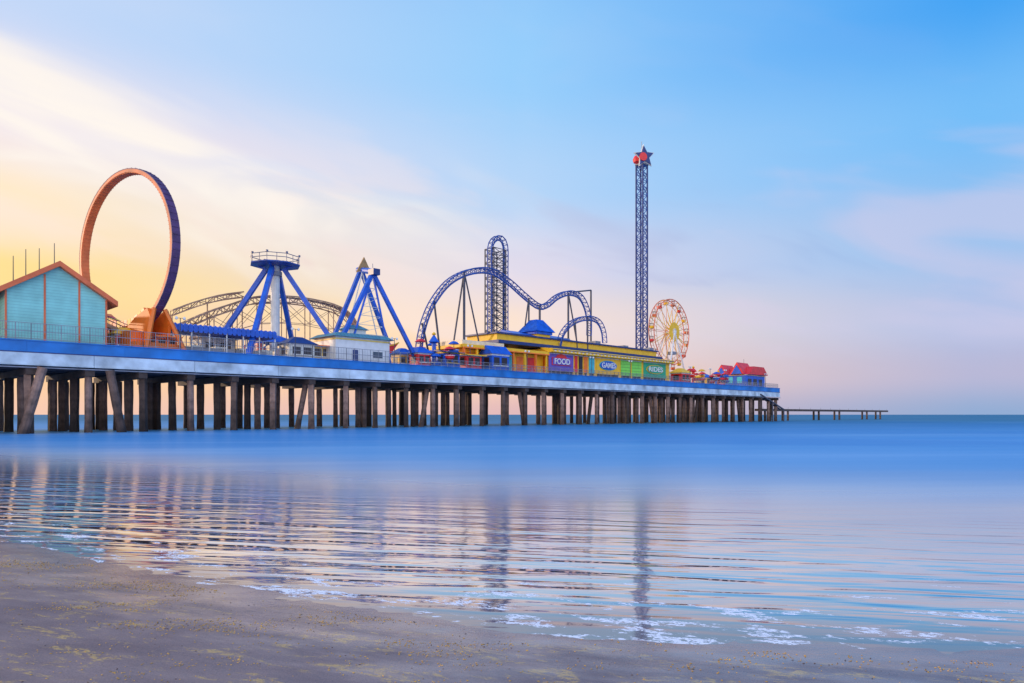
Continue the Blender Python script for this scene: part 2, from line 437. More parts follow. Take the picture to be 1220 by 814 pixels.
for bi, s in enumerate(bents):
    for ti, t in enumerate((0.9, 7.6, 14.6, 22.0)):
        if ti in (1, 2) and random.random() < .10: continue
        ds = random.uniform(-0.8, 0.8); me = random.choice(pm)
        lean = random.uniform(-.012, .012)
        add_pile(me, Matrix.Translation(W(s+ds*.5, t+random.uniform(-.8, .8)*(ti > 0), 0)) @ Matrix.Rotation(ANG+random.uniform(-.25, .25), 4, 'Z') @ Matrix.Rotation(lean, 4, 'Y'), 'weathered upright pile under the pier deck')
        if ti and random.random() < .38:
            add_pile(random.choice(pm[:3]), Matrix.Translation(W(s+random.choice((-1.6, 1.6)), t, 0)) @ Matrix.Rotation(ANG, 4, 'Z'), 'weathered upright pile under the pier deck')
    tilt = {6: .24, 7: -.17, 12: .2}.get(bi)
    if bi > 14 and bi % 4 == 0: tilt = (-1)**(bi//4)*.2
    if tilt:
        R = Matrix.Rotation(ANG, 4, 'Z') @ Matrix.Rotation(tilt, 4, 'Y')
        top = W(s+(2.4 if bi == 7 else 1.2 if bi == 6 else 0), -0.5 if bi < 8 else 2.6, 8.04)
        if bi < 8: top.z = 9.0
        add_pile(pm[1 if bi < 8 else 0], Matrix.Translation(top - (R.to_3x3() @ Vector((0, 0, 8.05)))) @ R, 'slanted brace pile under the pier deck')
# fence panels
def fence_mesh(L, h):
    b = MB(GREY)
    for k in range(int(L/1.75)+1):
        b.box(k*1.75-0.05, -0.05, 0, k*1.75+0.05, 0.05, h)
    for z in (h-0.05, h*0.5, 0.15): b.box(0, -0.03, z, L, 0.03, z+0.08)
    k = 0.35
    while k < L:
        b.box(k-0.015, -0.015, 0.15, k+0.015, 0.015, h); k += 0.35
    return b.mesh('fence_panel')
fl = fence_mesh(7, 2.3); fs_ = fence_mesh(7, 1.5)
s = -24.5
while s < S1-7:
    o = bpy.data.objects.new('fence_panel', fl if s < 60 else fs_); COL.objects.link(o)
    o.location = W(s, 0.1, DECK+0.16); o.rotation_euler = (0, 0, ANG)
    o['label'] = 'grey steel railing panel along the pier edge'; o['category'] = 'railing'; o['group'] = 'railing panels along the pier edge'
    s += 7.0

# far low jetty
sa, sb = 246, S(1058, 8)
j = thing('low_jetty', 'low fishing jetty on short posts beyond the pier end', 'jetty', sa, 8, 0)
mb = MB(CAP); mb.box(0, 0, 4.0, sb-sa, 3.5, 4.9); part(j, 'walkway', mb)
pmj = MB(PILE); pmj.tube((0, 0, -2), (0, 0, 4.0), 0.45, 8); pmj = pmj.mesh('post')
x = 3; k = 0
while x < sb-sa:
    for y in (0.6, 2.9):
        o = bpy.data.objects.new('post', pmj); COL.objects.link(o); o.parent = j; o.location = (x, y, 0)
    x += (22, 34, 26, 40)[k % 4]; k += 1
mb = MB(GREY)
x = 0
while x < sb-sa: mb.box(x, 0.05, 4.9, x+.1, .15, 5.7); x += 12
part(j, 'handrail_post', mb)
g = thing('access_stair', 'dark sloping stair from pier deck to low jetty', 'stair', 238, 3, 0)
mb = MB(DKSTEEL)
mb.tube((-12, -3.2, 10.0), (8, -3.2, 4.6), .3, 4); mb.tube((-12, -1.7, 10.0), (8, -1.7, 4.6), .3, 4)
for k in range(20): mb.box(-12+k, -3.2, 9.9-k*.27, -11.2+k, -1.7, 10.05-k*.27)
part(g, 'stair_flight', mb)
for x, zt_ in ((8, 4.8), (-2, 7.2)):
    mb = MB(DKSTEEL); mb.tube((x, -3.2, -2), (x, -3.2, zt_), .3, 6); part(g, 'support_post', mb)

# ------------------------------------------------------------------ teal building
t0 = 2.2; s0 = S(6, t0); wid = S(128, t0)-s0; pk = S(70, t0)-s0
eh = 7.0; ph = H(70, 314, t0); dep = 13
b = thing('beach_shop_building', 'teal clapboard gabled building with red orange trim', 'building', s0, t0)
mb = MB(TEAL); mb.prism_y([(0, 0), (wid, 0), (wid, eh), (pk, ph-0.5), (0, eh)], 0, dep); part(b, 'wall', mb)
mb = MB(REDTRIM)
def slope(mb, xa, za, xb, zb, th, y0, y1):
    mb.prism_y([(xa, za), (xb, zb), (xb, zb+th), (xa, za+th)], y0, y1)
slope(mb, -1.0, eh-0.75, pk, ph-0.5, 0.75, -0.9, dep+0.5); slope(mb, pk, ph-0.5, wid+1.2, eh-0.95, 0.75, -0.9, dep+0.5)
part(b, 'roof', mb)
mb = MB(REDTRIM)
for x in (0, wid*0.36, wid*0.70, wid-0.25): 
    top = eh-0.1 + (ph-0.6-eh)*(min(x/pk, (wid-x)/(wid-pk)) if 0 < x < wid-.3 else 0)
    mb.box(x-0.02, -0.09, 0, x+0.22, -0.003, top)
mb.box(0.2, -0.08, 0.0, wid-0.25, -0.003, 0.35)
part(b, 'corner_trim', mb)
s1 = S(-70, 6); an = thing('ticket_annex', 'low orange annex with red sloped roof beside teal building', 'building', s1, 6)
w2 = s0-1.2-s1
mb = MB(REDTRIM, DARK, CYAN); mb.box(0, 0, 0, w2, 9, 6.3); mb.m = 1; mb.box(w2-2.2, -0.05, 0, w2-0.6, -0.004, 3.2); mb.m = 2; mb.box(w2-3.4, -0.05, 1, w2-2.3, -0.004, 6); part(an, 'wall', mb)
mb = MB(REDTRIM); mb.prism_y([(-1, 6.32), (w2+.8, 6.32), (w2+.8, 7.2), (w2/2, 10.5), (-1, 7.2)], -0.6, 9.6); part(an, 'roof', mb)
for px, top in ((16, 305), (31, 297), (47, 296), (65, 290)):
    mb = MB(DKSTEEL); h = H(px, top, 18)
    mb.tube((0, 0, 0), (0, 0, h), 0.13, 6, 0.05)
    solo('flag_mast', 'thin dark bare mast on the pier deck', 'mast', mb, S(px, 18), 18, group='bare masts behind the shops')

# ------------------------------------------------------------------ loop ride
tl = 12; px = 151.5
cz = H(px, 301, tl); R = 97.5*M(px, tl)
e = thing('loop_ride', 'giant upright orange and purple ring ride', 'fairground ride', S(px, tl), tl, rot=math.radians(-31))
def ringband(mb, r0, r1, y0, y1, n=128):
    for i in range(n):
        a0 = 2*math.pi*i/n; a1 = 2*math.pi*(i+1)/n
        vs = []
        for a in (a0, a1):
            for r, y in ((r0, y0), (r1, y0), (r1, y1), (r0, y1)):
                vs.append((r*math.cos(a), y, cz+r*math.sin(a)))
        mb.add(vs, [(0,1,5,4),(1,2,6,5),(2,3,7,6),(3,0,4,7)])
mb = MB(PURPLE); ringband(mb, R-0.12, R, -0.70, 0.70)
for i in range(72):
    a = 2*math.pi*i/72; c, s_ = math.cos(a), math.sin(a)
    mb.tube(((R+.03)*c, -0.7, cz+(R+.03)*s_), ((R+.03)*c, .7, cz+(R+.03)*s_), .05, 4)
part(e, 'outer_skin', mb)
mb = MB(RINGSIDE)
ringband(mb, R-0.62, R-0.123, -0.68, 0.68); part(e, 'ring_frame', mb)
mb = MB(RINGIN); ringband(mb, R-0.72, R-0.623, -0.60, 0.60)
for i in range(120):
    a = 2*math.pi*i/120; c, s_ = math.cos(a), math.sin(a); r = R-0.74
    mb.tube((r*c, -0.66, cz+r*s_), (r*c, 0.66, cz+r*s_), 0.05, 4)
part(e, 'inner_track', mb)
mb = MB(ORANGE)
for sy in (-1, 1):
    for a in (-128, -108, -72, -48):
        ar = math.radians(a); p = (R*math.cos(ar), sy*.9, cz+R*math.sin(ar))
        mb.tube(p, (R*math.cos(ar)*1.2, sy*3.2, 0), 0.36, 6)
    mb.prism_y([(-8.0, 0), (8.5, 0), (9.6, 4.8), (8.6, 6.6), (5.4, 5.4), (3.0, 4.0), (0, 3.3), (-3.6, 3.4), (-6.0, 4.8), (-7.8, 3.4)], sy*1.5-0.25, sy*1.5+0.25)
mb.box(-9.5, -3.8, 0, 9.5, 3.6, 1.2); mb.box(-6, -3.5, 1.2, 7, -1.8, 3.0)
part(e, 'base_frame', mb)
mb = MB(ORANGE, RED, YELLOW, DARK)
for i in range(13):
    a = math.radians(-90-30+i*5); r = R-1.9; c, s_ = math.cos(a), math.sin(a)
    u = Vector((-s_, 0, c)); v = Vector((c, 0, s_)); o_ = Vector((0, 0, cz))
    def P(uu, y, vv): return o_+v*(r+vv)+u*uu+Vector((0, y, 0))
    mb.m = i % 3
    vs = [P(-.5,-.9,.8),P(.5,-.9,.8),P(.5,.9,.8),P(-.5,.9,.8),P(-.5,-.8,-.2),P(.4,-.8,-.2),P(.4,.8,-.2),P(-.5,.8,-.2)]
    mb.add(vs, [(0,1,2,3),(7,6,5,4),(0,4,5,1),(1,5,6,2),(2,6,7,3),(3,7,4,0)])
part(e, 'train', mb)
e = thing('boarding_ramp', 'brown and orange boarding ramp with dark railings', 'ramp', S(126, 9), 9)
mb = MB(BROWN); mb.prism_y([(0, 3.9), (7.5, 1.0), (7.5, 1.4), (0, 4.4), (-2, 4.4), (-2, 3.9)], 0, 2.4)
for x in (-1.5, 1, 3.5): mb.box(x, .2, 0, x+.25, .45, 3.95-max(0, x)*.39); mb.box(x, 2, 0, x+.25, 2.2, 3.95-max(0, x)*.39)
part(e, 'ramp_deck', mb)
mb = MB(DKSTEEL)
for y in (0.02, 2.38):
    mb.tube((-2, y, 5.6), (0, y, 5.6), .07, 4); mb.tube((0, y, 5.6), (7.5, y, 2.6), .07, 4); mb.tube((0, y, 5.0), (7.5, y, 2.0), .05, 4)
    for k in range(9): 
        x = -2+k*1.18; z = 4.4-max(0, x)*.4
        mb.tube((x, y, z), (x, y, z+1.2), .05, 4)
part(e, 'handrail', mb)
def booth(name, label, px, t, w, d, h, wall, roofm, kind='hip', stripe=None, trim=None):
    e = thing(name, label, 'booth', S(px, t), t)
    mb = MB(wall, DARK, trim or WHITE)
    mb.box(0, 0, 0, w, d, h); mb.m = 1
    mb.box(w*.12, -.04, h*.35, w*.44, -.004, h*.8); mb.box(w*.56, -.04, h*.35, w*.88, -.004, h*.8)
    mb.box(-.04, d*.25, h*.3, -.004, d*.75, h*.8)
    mb.m = 2; mb.box(w*.08, -.3, h*.30, w*.92, -.045, h*.35); mb.box(-.06, -.06, h*.9, w+.06, d+.06, h-.003)
    part(e, 'wall', mb)
    mb = MB(roofm)
    if kind == 'hip': mb.pyramid(-.6, -.6, w+.6, d+.6, h, h*1.45, 0.25)
    elif kind == 'pyramid': mb.pyramid(-.5, -.5, w+.5, d+.5, h, h*1.7, 0.02)
    elif kind == 'gable': mb.prism_x([(-.6, h), (d+.6, h), (d/2, h*1.5)], -.5, w+.5)
    else: mb.prism_x([(-1.4, h*.92), (d+.3, h+.3), (d+.3, h+.55), (-1.4, h*.92+.2)], -.4, w+.4)
    part(e, 'roof', mb); return e
booth('control_booth', 'small orange control booth beside the ring ride', 186, 4, 3.2, 3, 2.4, ORANGE, ORANGE, 'shed')
booth('control_booth', 'small yellow and red booth below the ring', 138, 7, 3.0, 3, 2.6, RED, YELLOW, 'hip')

# ------------------------------------------------------------------ blue canopy
t = 5; sa = S(206, t); L_ = S(330, t)-sa
e = thing('queue_canopy', 'long blue scalloped awning on white posts', 'canopy', sa, t)
mb = MB(BLUE); n = 22; ht = H(260, 393, t)
for k in range(n):
    x0 = L_*k/n; x1 = L_*(k+1)/n; xm = (x0+x1)/2
    mb.prism_y([(x0, ht-.4), (x0+(xm-x0)*.5, ht-.75), (x1-(x1-xm)*.5, ht-.75), (x1, ht-.4), (x1-.05, ht+.35), (xm, ht+.62), (x0+.05, ht+.35)], 0, 5.5)
part(e, 'awning', mb)
for k in range(7):
    for y in (.3, 5.2):
        mb = MB(WHITE); mb.tube((L_*k/6*.98+.15, y, 0), (L_*k/6*.98+.15, y, ht-.3), .12, 6); part(e, 'post', mb)
mb = MB(GREY, DARK, OFFWHITE); mb.box(1, 2, 0, L_-1, 2.3, 1.4); mb.m = 2
for k in range(8): mb.box(1.5+k*L_/8.6, 2.2, 0, 3.6+k*L_/8.6, 4.4, 1.2+0.5*(k % 2))
part(e, 'counter', mb)

# ------------------------------------------------------------------ platform tower ride
t = 14; px = 328
e = thing('spinning_tower_ride', 'blue tower ride with four legs, railed platform and white column', 'fairground ride', S(px, t), t)
zp = H(px, 317, t); a = 9.8
for sx in (-1, 1):
    for sy in (-1, 1):
        mb = MB(BLUE)
        mb.tube((sx*1.2, sy*1.2, zp-.6), (sx*a, sy*a, 0), 0.58, 4)
        mb.box(sx*a-1, sy*a-1, 0, sx*a+1, sy*a+1, .5)
        mb.tube((sx*1.2, sy*1.2, zp-.6), (sx*2.5, sy*2.5, zp+.1), 0.25, 4)
        part(e, 'leg', mb)
mb = MB(OFFWHITE, GREY); mb.tube((0, 0, 4.5), (0, 0, zp), 0.85, 12); mb.m = 1
mb.tube((0, 0, zp-2.0), (0, 0, zp-1.2), 1.3, 12); part(e, 'column', mb)
mb = MB(TRACKBLUE, RAILGREY, BLUE)
mb.lathe([(4.2, zp-.12), (4.8, zp), (4.8, zp+.2), (4.6, zp+.21)], 8)
mb.m = 2; mb.lathe([(2.2, zp+.25), (2.4, zp+.7), (.5, zp+.9)], 10)
mb.m = 1
for r_, z_ in ((4.6, zp+1.7), (4.6, zp+1.0)):
    mb.path([(r_*math.cos(i*math.pi/4), r_*math.sin(i*math.pi/4), z_) for i in range(8)], .08, 4, True)
for i in range(16):
    th = i*math.pi/8; rr = 4.6*(1 if i % 2 == 0 else math.cos(math.pi/8))
    mb.tube((rr*math.cos(th), rr*math.sin(th), zp+.2), (rr*math.cos(th), rr*math.sin(th), zp+1.7), .07, 4)
for i in range(8):
    th = i*math.pi/4; mb.box(4.6*math.cos(th)-.2, 4.6*math.sin(th)-.2, zp+1.7, 4.6*math.cos(th)+.2, 4.6*math.sin(th)+.2, zp+2.05)
part(e, 'top_platform', mb)
mb = MB(BLUE, RED, WHITE)
mb.lathe([(1.2, 3.4), (3.0, 3.8), (2.6, 4.6), (1, 5.2)], 16)
for i in range(12):
    th = i*math.pi/6; c, s_ = math.cos(th), math.sin(th)
    mb.m = 0; mb.tube((2.6*c, 2.6*s_, 4.0), (5.2*c, 5.2*s_, 3.2), .14, 5)
    mb.m = 1 if i % 2 else 2; mb.box(5.2*c-.5, 5.2*s_-.5, 1.8, 5.2*c+.5, 5.2*s_+.5, 3.3)
part(e, 'gondola', mb)

# ------------------------------------------------------------------ brown elevated track
t = 23; s0 = S(300, t)
e = thing('elevated_track_ride', 'brown elevated lattice track on trestles behind the rides', 'roller coaster', s0, t)
def LP(px, py, t, s0, t0): return Vector((S(px, t)-s0, t-t0, H(px, py, t)))
P1 = [LP(x, y, tt, s0, t) for x, y, tt in ((196,396,20),(222,383,21),(250,371,22),(280,361,23),(305,354,23),(345,354,23),(378,359,23),(402,366,22),(418,378,21),(428,398,20))]
P2 = [LP(x, y, tt, s0, t) for x, y, tt in ((205,370,24),(232,360,24),(262,352,24),(292,348,24))]
def lattice_track(pp, m, y0, h):
    pts = resample(catmull(pp), 1.8)
    mb = MB(m)
    for i, (p, q) in enumerate(zip(pts, pts[1:])):
        for y in (-y0, y0):
            a_, b_ = p+Vector((0, y, 0)), q+Vector((0, y, 0)); dn = Vector((0, 0, -h))
            mb.tube(a_, b_, .17, 4); mb.tube(a_+dn, b_+dn, .15, 4); mb.tube(a_, a_+dn, .08, 4)
            mb.tube(a_ if i % 2 else a_+dn, b_+dn if i % 2 else b_, .09, 4)
        mb.tube(p+Vector((0, -y0, 0)), p+Vector((0, y0, 0)), .12, 4)
        mb.add([p+Vector((0,-y0,-.2)), q+Vector((0,-y0,-.2)), q+Vector((0,y0,-.2)), p+Vector((0,y0,-.2))], [(0,1,2,3)])
    return mb, pts
mb, pts = lattice_track(P1, BROWN, 1.1, 1.3); part(e, 'track_bed', mb)
mb2, p2 = lattice_track(P2, BROWN, .8, 1.0); part(e, 'upper_track', mb2)
mb = MB(BROWN)
for p, q in zip(pts[::3], pts[3::3]):
    for y in (-1.1, 1.1):
        mb.tube((p.x, p.y+y, 0), (p.x, p.y+y, p.z-1.2), .12, 4)
        mb.tube((p.x, p.y+y, max(0, p.z-5.5)), (q.x, q.y+y, q.z-1.3), .06, 4)
        mb.tube((q.x, q.y+y, max(0, q.z-5.5)), (p.x, p.y+y, p.z-1.3), .06, 4)
        mb.tube((p.x, p.y+y, max(0, p.z-5.5)), (q.x, q.y+y, max(0, q.z-5.5)), .07, 4)
for p in p2[::4]: mb.tube((p.x, p.y, 0), (p.x, p.y, p.z-1), .14, 4)
part(e, 'trestle', mb)

# ------------------------------------------------------------------ A-frame swinging ship
t = 9; s0 = S(440, t)
e = thing('swinging_ship_ride', 'blue double A frame swing ride with tan triangular sign', 'fairground ride', s0, t)
def foot(px, t_): return Vector((S(px, t_)-s0, t_-t, 0))
apF = LP(444, 325, 5.5, s0, t); apR = LP(430, 321, 13, s0, t)
for ap, feet, tt in ((apF, (394, 501), 4.5), (apR, (384, 474), 14.5)):
    for f_ in feet:
        mb = MB(BLUE); mb.tube(ap, foot(f_, tt), .52, 4); part(e, 'frame_leg', mb)
mb = MB(BLUE); mb.tube(foot(412, 4.5), apF, .22, 4); part(e, 'brace', mb)
mb = MB(BLUE); mb.tube(foot(466, 5), apF, .22, 4); part(e, 'brace', mb)
mb = MB(BLUE, NAVY, GREY); mb.tube(apF+Vector((0,-1.2,0)), apR+Vector((0,1,0)), .6, 10); mb.m = 1
mb.box(apF.x-.8, apF.y-1.5, apF.z-.6, apF.x+.8, apF.y+.4, apF.z+.6); mb.m = 2
mb.tube(apF, apF+Vector((0, 0, 1.8)), .08, 4)
part(e, 'axle', mb)
mb = MB(TAN); mb.prism_y([(apR.x-2.1, apR.z-1.2), (apR.x-.2, apR.z-.5), (apR.x+1.8, apR.z-1.2), (apR.x-.2, apR.z+2.3)], apR.y-1.6, apR.y-1.3); part(e, 'triangular_sign', mb)
mb = MB(OFFWHITE)
mid = (apF+apR)/2
for sg in (-1, 1):
    for y in (-1.6, 1.6):
        mb.tube(mid+Vector((0, y, 0)), (mid.x+sg*4.2, mid.y+y, 4.5), .13, 5)
for k in range(1, 8):
    f_ = k/8; z = mid.z+(4.5-mid.z)*f_
    mb.tube((mid.x-4.2*f_, mid.y-1.6, z), (mid.x+4.2*f_, mid.y-1.6, z), .07, 4)
    mb.tube((mid.x-4.2*f_, mid.y-1.6, z), (mid.x+4.2*(f_-.125), mid.y-1.6, z+(mid.z-4.5)/8), .06, 4)
part(e, 'swing_arm', mb)
mb = MB(RED, YELLOW)
hull = [(-7, 5.2), (-5.2, 3.0), (-2, 2.0), (2, 2.0), (5.2, 3.0), (7, 5.2), (5.5, 4.6), (2, 3.9), (-2, 3.9), (-5.5, 4.6)]
mb.prism_y([(mid.x+x, z) for x, z in hull], mid.y-1.5, mid.y+1.5); mb.m = 1
mb.path([Vector((mid.x+x, mid.y-1.6, z+.1)) for x, z in hull[5:]], .15, 4)
part(e, 'ship_hull', mb)

# ------------------------------------------------------------------ white building with teal roof
t = 2.5; sa = S(400, t); w = S(464, t)-sa; d = 8; h = H(430, 403, t)
e = thing('snack_building', 'white walled snack building with pale teal hipped roof', 'building', sa, t)
mb = MB(WHITE, PALEYEL); mb.box(0, 0, 0, w, d, h); mb.m = 1; mb.box(-.1, -.1, h-.55, w+.1, d+.1, h-.3); part(e, 'wall', mb)
mb = MB(TEALROOF, OFFWHITE); mb.pyramid(-.8, -.8, w+.8, d+.8, h, h+.8, .8); mb.m = 1; mb.box(w*.38, 2.5, h+.81, w*.68, d-2, h+2.0); mb.m = 0; mb.pyramid(w*.38-.5, 2, w*.68+.5, d-1.5, h+2.01, h+2.9, .4); part(e, 'roof', mb)
for a_, b_ in ((.68, .86),):
    mb = MB(GLASS); mb.box(w*a_, -.06, 1.2, w*b_, -.01, 2.4); part(e, 'window', mb)
mb = MB(NAVY); mb.box(w*.3, -.07, 0.2, w*.4, -.01, 2.5); part(e, 'door', mb)

# ------------------------------------------------------------------ tub car rides
def tub_ride(px, t, r, h, cols, label, group=None):
    e = thing('spinning_tub_ride', label, 'fairground ride', S(px, t), t, group=group)
    mb = MB(cols[0], YELLOW); mb.lathe([(r*.9, 0), (r*.9, .5), (.6, .6), (.45, h*.75), (1.2, h*.8), (.2, h)], 14)
    mb.m = 1; mb.lathe([(.25, h), (.5, h+.3), (.1, h+.7)], 8); part(e, 'centre_column', mb)
    tm = MB(cols[1], WHITE, DARK); tm.lathe([(.5, -.8), (1.0, -.5), (1.15, .2), (1.0, .25)], 12); tm.m = 1; tm.lathe([(1.18, .0), (1.2, .12), (1.15, .13)], 12); tm.m = 2; tm.tube((0, 0, .1), (0, 0, 1.5), .08, 5)
    tm.m = 0; tm.lathe([(1.3, 1.4), (.7, 1.9), (.1, 2.1)], 12)
    t2 = MB(cols[2], WHITE, DARK); t2.v, t2.f, t2.mi = tm.v, tm.f, tm.mi
    ms = [tm.mesh('tub_car'), t2.mesh('tub_car')]
    arm = MB(cols[0])
    for i in range(8):
        th = i*math.pi/4+.2; z = h*.35+h*.25*math.sin(i*2.1)
        o = bpy.data.objects.new('tub_car', ms[i % 2]); COL.objects.link(o); o.parent = e; o.location = (r*math.cos(th), r*math.sin(th), z)
        arm.tube((.4*math.cos(th), .4*math.sin(th), h*.5), (r*math.cos(th), r*math.sin(th), z-.5), .16, 5)
    part(e, 'arm', arm)
tub_ride(517, 6, 4.4, 7.4, (BLUE, RED, BLUE), 'blue and red spinning tub ride with canopied cars')
tub_ride(826, 5, 3.0, 5.4, (RED, RED, YELLOW), 'red and yellow spinning tub ride near pier end')
tub_ride(856, 4, 2.6, 4.6, (RED, BLUE, RED), 'small red and blue spinning tub ride near pier end')
booth('ticket_kiosk', 'blue kiosk with white shutters and pitched roof', 586, 1.6, 5.6, 3.4, 4.0, BLUE, BLUE, 'gable')
booth('ticket_kiosk', 'red kiosk with blue roof beside spinning ride', 498, 3, 3.4, 3, 3.0, RED, BLUE, 'hip')
booth('ticket_kiosk', 'blue kiosk with yellow trim beside spinning ride', 530, 2, 4.2, 3, 3.6, BLUE, NAVY, 'shed', trim=YELLOW)
booth('game_stall', 'red stall with yellow roof near the wheel', 812, 3, 5, 4, 3.4, RED, YELLOW, 'hip')
booth('game_stall', 'yellow stall with blue roof near pier end', 842, 6, 4, 4, 2.8, YELLOW, BLUE, 'hip')

# ------------------------------------------------------------------ roller coaster
t = 14; s0 = S(590, t)
e = thing('roller_coaster', 'blue steel roller coaster with vertical lift tower and airtime hills', 'roller coaster', s0, t)
def TP(l): return [LP(x, y, tt, s0, t) for x, y, tt in l]
A1 = [(496,432,12),(499,405,12),(505,380,12),(516,356,12),(535,333,12),(560,321,12),(585,321,12.5),(606,334,13),(625,351,13),(641,363,13.5),(652,361,14),(663,352,14),(677,347,14.5),(690,351,15),(698,364,15.5),(702,382,16),(702,402,16)]
A2 = [(664,416,8),(669,397,8),(681,383,8),(698,377,8),(712,381,8),(719,394,8),(721,412,8)]
A3 = [(583,432,18),(583,400,18),(583,360,18),(583,320,18),(583,297,18),(586,286,18),(593,281,18),(600,286,18),(603,297,18),(603,320,18),(603,360,18),(603,400,18),(603,432,18)]
pa = track(e, TRACKBLUE, TP(A1), w=1.6, depth=1.2, r=.16); track(e, TRACKBLUE, TP(A2), w=1.4, depth=1.1, r=.14); track(e, TRACKBLUE, TP(A3), w=1.4, depth=1.1, r=.15, step=1.5)
mb = MB(DKSTEEL)
xa = S(586, 18)-s0; xb = S(600, 18)-s0; ya = 3.2; yb = 6.6; zt = H(593, 297, 18)
cs = [(xa, ya), (xb, ya), (xb, yb), (xa, yb)]
for c in cs: mb.tube((c[0], c[1], 0), (c[0], c[1], zt), .18, 6)
z = 0; st = 2.0; fl_ = 0
while z < zt-1:
    z1 = min(z+st, zt)
    for i in range(4):
        p, q = cs[i], cs[(i+1) % 4]
        mb.tube((p[0], p[1], z1), (q[0], q[1], z1), .12, 4)
        mb.tube((p[0], p[1], z), (q[0], q[1], z1), .09, 4)
        mb.tube((q[0], q[1], z), (p[0], p[1], z1), .09, 4)
    fl_ = 1-fl_; z = z1
part(e, 'lift_tower', mb)
def col(px, py, t_, r=.32, dx=0, dy=0):
    mb = MB(DKSTEEL); p = LP(px, py, t_, s0, t); mb.tube(p, (p.x+dx, p.y+dy, 0), r, 8); part(e, 'support_column', mb)
col(553, 324, 12); col(553, 324, 12, .2, dx=9, dy=2); col(553, 324, 12, .22, dx=-2.2, dy=3)
col(517, 358, 12, .25, dx=2.5); col(503, 385, 12, .25, dx=3); col(630, 355, 13, .25); col(630, 355, 13, .2, dx=-4); col(643, 364, 13.5)
col(677, 349, 14.5, .3); col(677, 349, 14.5, .22, dx=7); col(700, 377, 8, .25); col(685, 382, 8, .2, dx=2)
mb = MB(DKSTEEL); p = LP(704, 346, 17, s0, t); mb.tube(p, (p.x, p.y, 0), .28, 8); q = LP(684, 348, 15, s0, t); mb.tube(p, q, .22, 6)
part(e, 'support_column', mb)

# ------------------------------------------------------------------ yellow arcade building
t = 4; sa = S(655, t); sb = S(797, t); L_ = sb-sa
e = thing('arcade_building', 'long yellow arcade with navy roof edge and bright signs', 'building', sa, t)
mb = MB(YELLOW); mb.box(0, 0, 0, L_, 16, 7.0); part(e, 'wall', mb)
xl = S(592, 8)-sa
mb = MB(YELLOW); mb.box(xl, 4, 8.15, L_-1, 15, 9.8); part(e, 'upper_wall', mb)
mb = MB(NAVY); mb.box(xl-1, 2.4, 7.35, L_, 16.1, 8.14); mb.box(xl-.6, 3.5, 9.81, L_-.5, 15.4, 10.2)
part(e, 'navy_roof_edge', mb)
mb = MB(YELLOW, CREAM, NAVY)
mb.prism_x([(-1.6, 5.9), (-.004, 5.9), (3.0, 7.3), (-1.2, 6.9), (-1.6, 6.6)], -.6, L_+.5)
mb.m = 2; mb.box(-.6, -1.68, 6.45, L_+.5, -1.605, 6.62); mb.m = 1
for k in range(int(L_/1.6)): mb.box(k*1.6, -1.66, 6.05, k*1.6+.7, -1.605, 6.4)
part(e, 'canopy', mb)
def sx(px): return S(px, t)-sa
panels = [(653, 683, VIOLET), (684, 688, RED), (689, 694, DARK), (695, 700, ORANGE), (701, 708, CYAN), (710, 737, YELLOW), (739, 751, GREEN), (752, 764, GREEN), (766, 793, DKGREEN)]
for a_, b_, m_ in panels:
    x0, x1 = sx(a_)+.15, sx(b_)-.1
    mb = MB(m_, WHITE, DARK); mb.box(x0, -.12, 1.2 if m_ is not DARK else 0.05, x1, -.004, 5.6); mb.m = 1
    mb.box(x0-.12, -.16, 5.601, x1+.12, -.004, 5.8); mb.m = 2
    if m_ is not DARK: mb.box(x0+.3, -.1, .2, x1-.3, -.004, 1.15)
    part(e, 'facade_panel', mb)
def oval(mb, cx, cz_, rx, rz, y0, y1, n=24):
    mb.prism_y([(cx+rx*math.cos(2*math.pi*i/n), cz_+rz*math.sin(2*math.pi*i/n)) for i in range(n)], y0, y1)
for a_, b_, txt, bm, rm in ((653, 683, 'FOOD', VIOLET, RED), (710, 737, 'GAMES', BLUE, CYAN), (766, 793, 'RIDES', DKGREEN, YELLOW)):
    x0, x1 = sx(a_), sx(b_); cx = (x0+x1)/2; rx = (x1-x0)*.38
    mb = MB(rm, bm, RED)
    if txt == 'FOOD':
        mb.m = 2; oval(mb, cx, 4.2, rx*.62, 1.5, -.22, -.13); mb.box(cx-rx, -.30, 2.7, cx+rx, -.225, 4.7); mb.m = 1; mb.box(cx-rx+.2, -.42, 2.85, cx+rx-.2, -.303, 4.55)
    else:
        oval(mb, cx, 3.7, rx, 1.35, -.30, -.13); mb.m = 1; oval(mb, cx, 3.7, rx*.94, 1.18, -.42, -.303)
    part(e, 'sign_board', mb)
    tx = text(e, 'sign_lettering', txt, 2.0, (cx, -.50, 3.65), WHITE)
    xs_ = [v.co.x for v in tx.data.vertices]; tx.scale[0] = rx*1.6/(max(xs_)-min(xs_)); tx.location.x = cx-(max(xs_)+min(xs_))/2*tx.scale[0]
for k in range(4):
    mb = MB(ORANGE); mb.box(-.05, 1.5+k*3.4, 1, -.004, 3.9+k*3.4, 5); part(e, 'side_window', mb)  # plain orange colour stands in for warm light from inside
xp = S(547, 5)-sa
mb = MB(YELLOW, ORANGE, CREAM)
mb.box(xp, -.5, 5.2, -.7, 12, 5.9); mb.m = 1; mb.box(xp-.1, -.62, 5.0, -.7, -.505, 5.25); mb.m = 2; mb.box(xp+.4, .4, 5.92, xl-1.1, 11, 6.9)
part(e, 'porch_roof', mb)
for k in range(8):
    x = xp+.5+(-xp-2)*k/7; mb = MB(YELLOW if k % 2 else ORANGE); mb.box(x-.22, -.3, 0, x+.22, .15, 5.0); part(e, 'porch_post', mb)
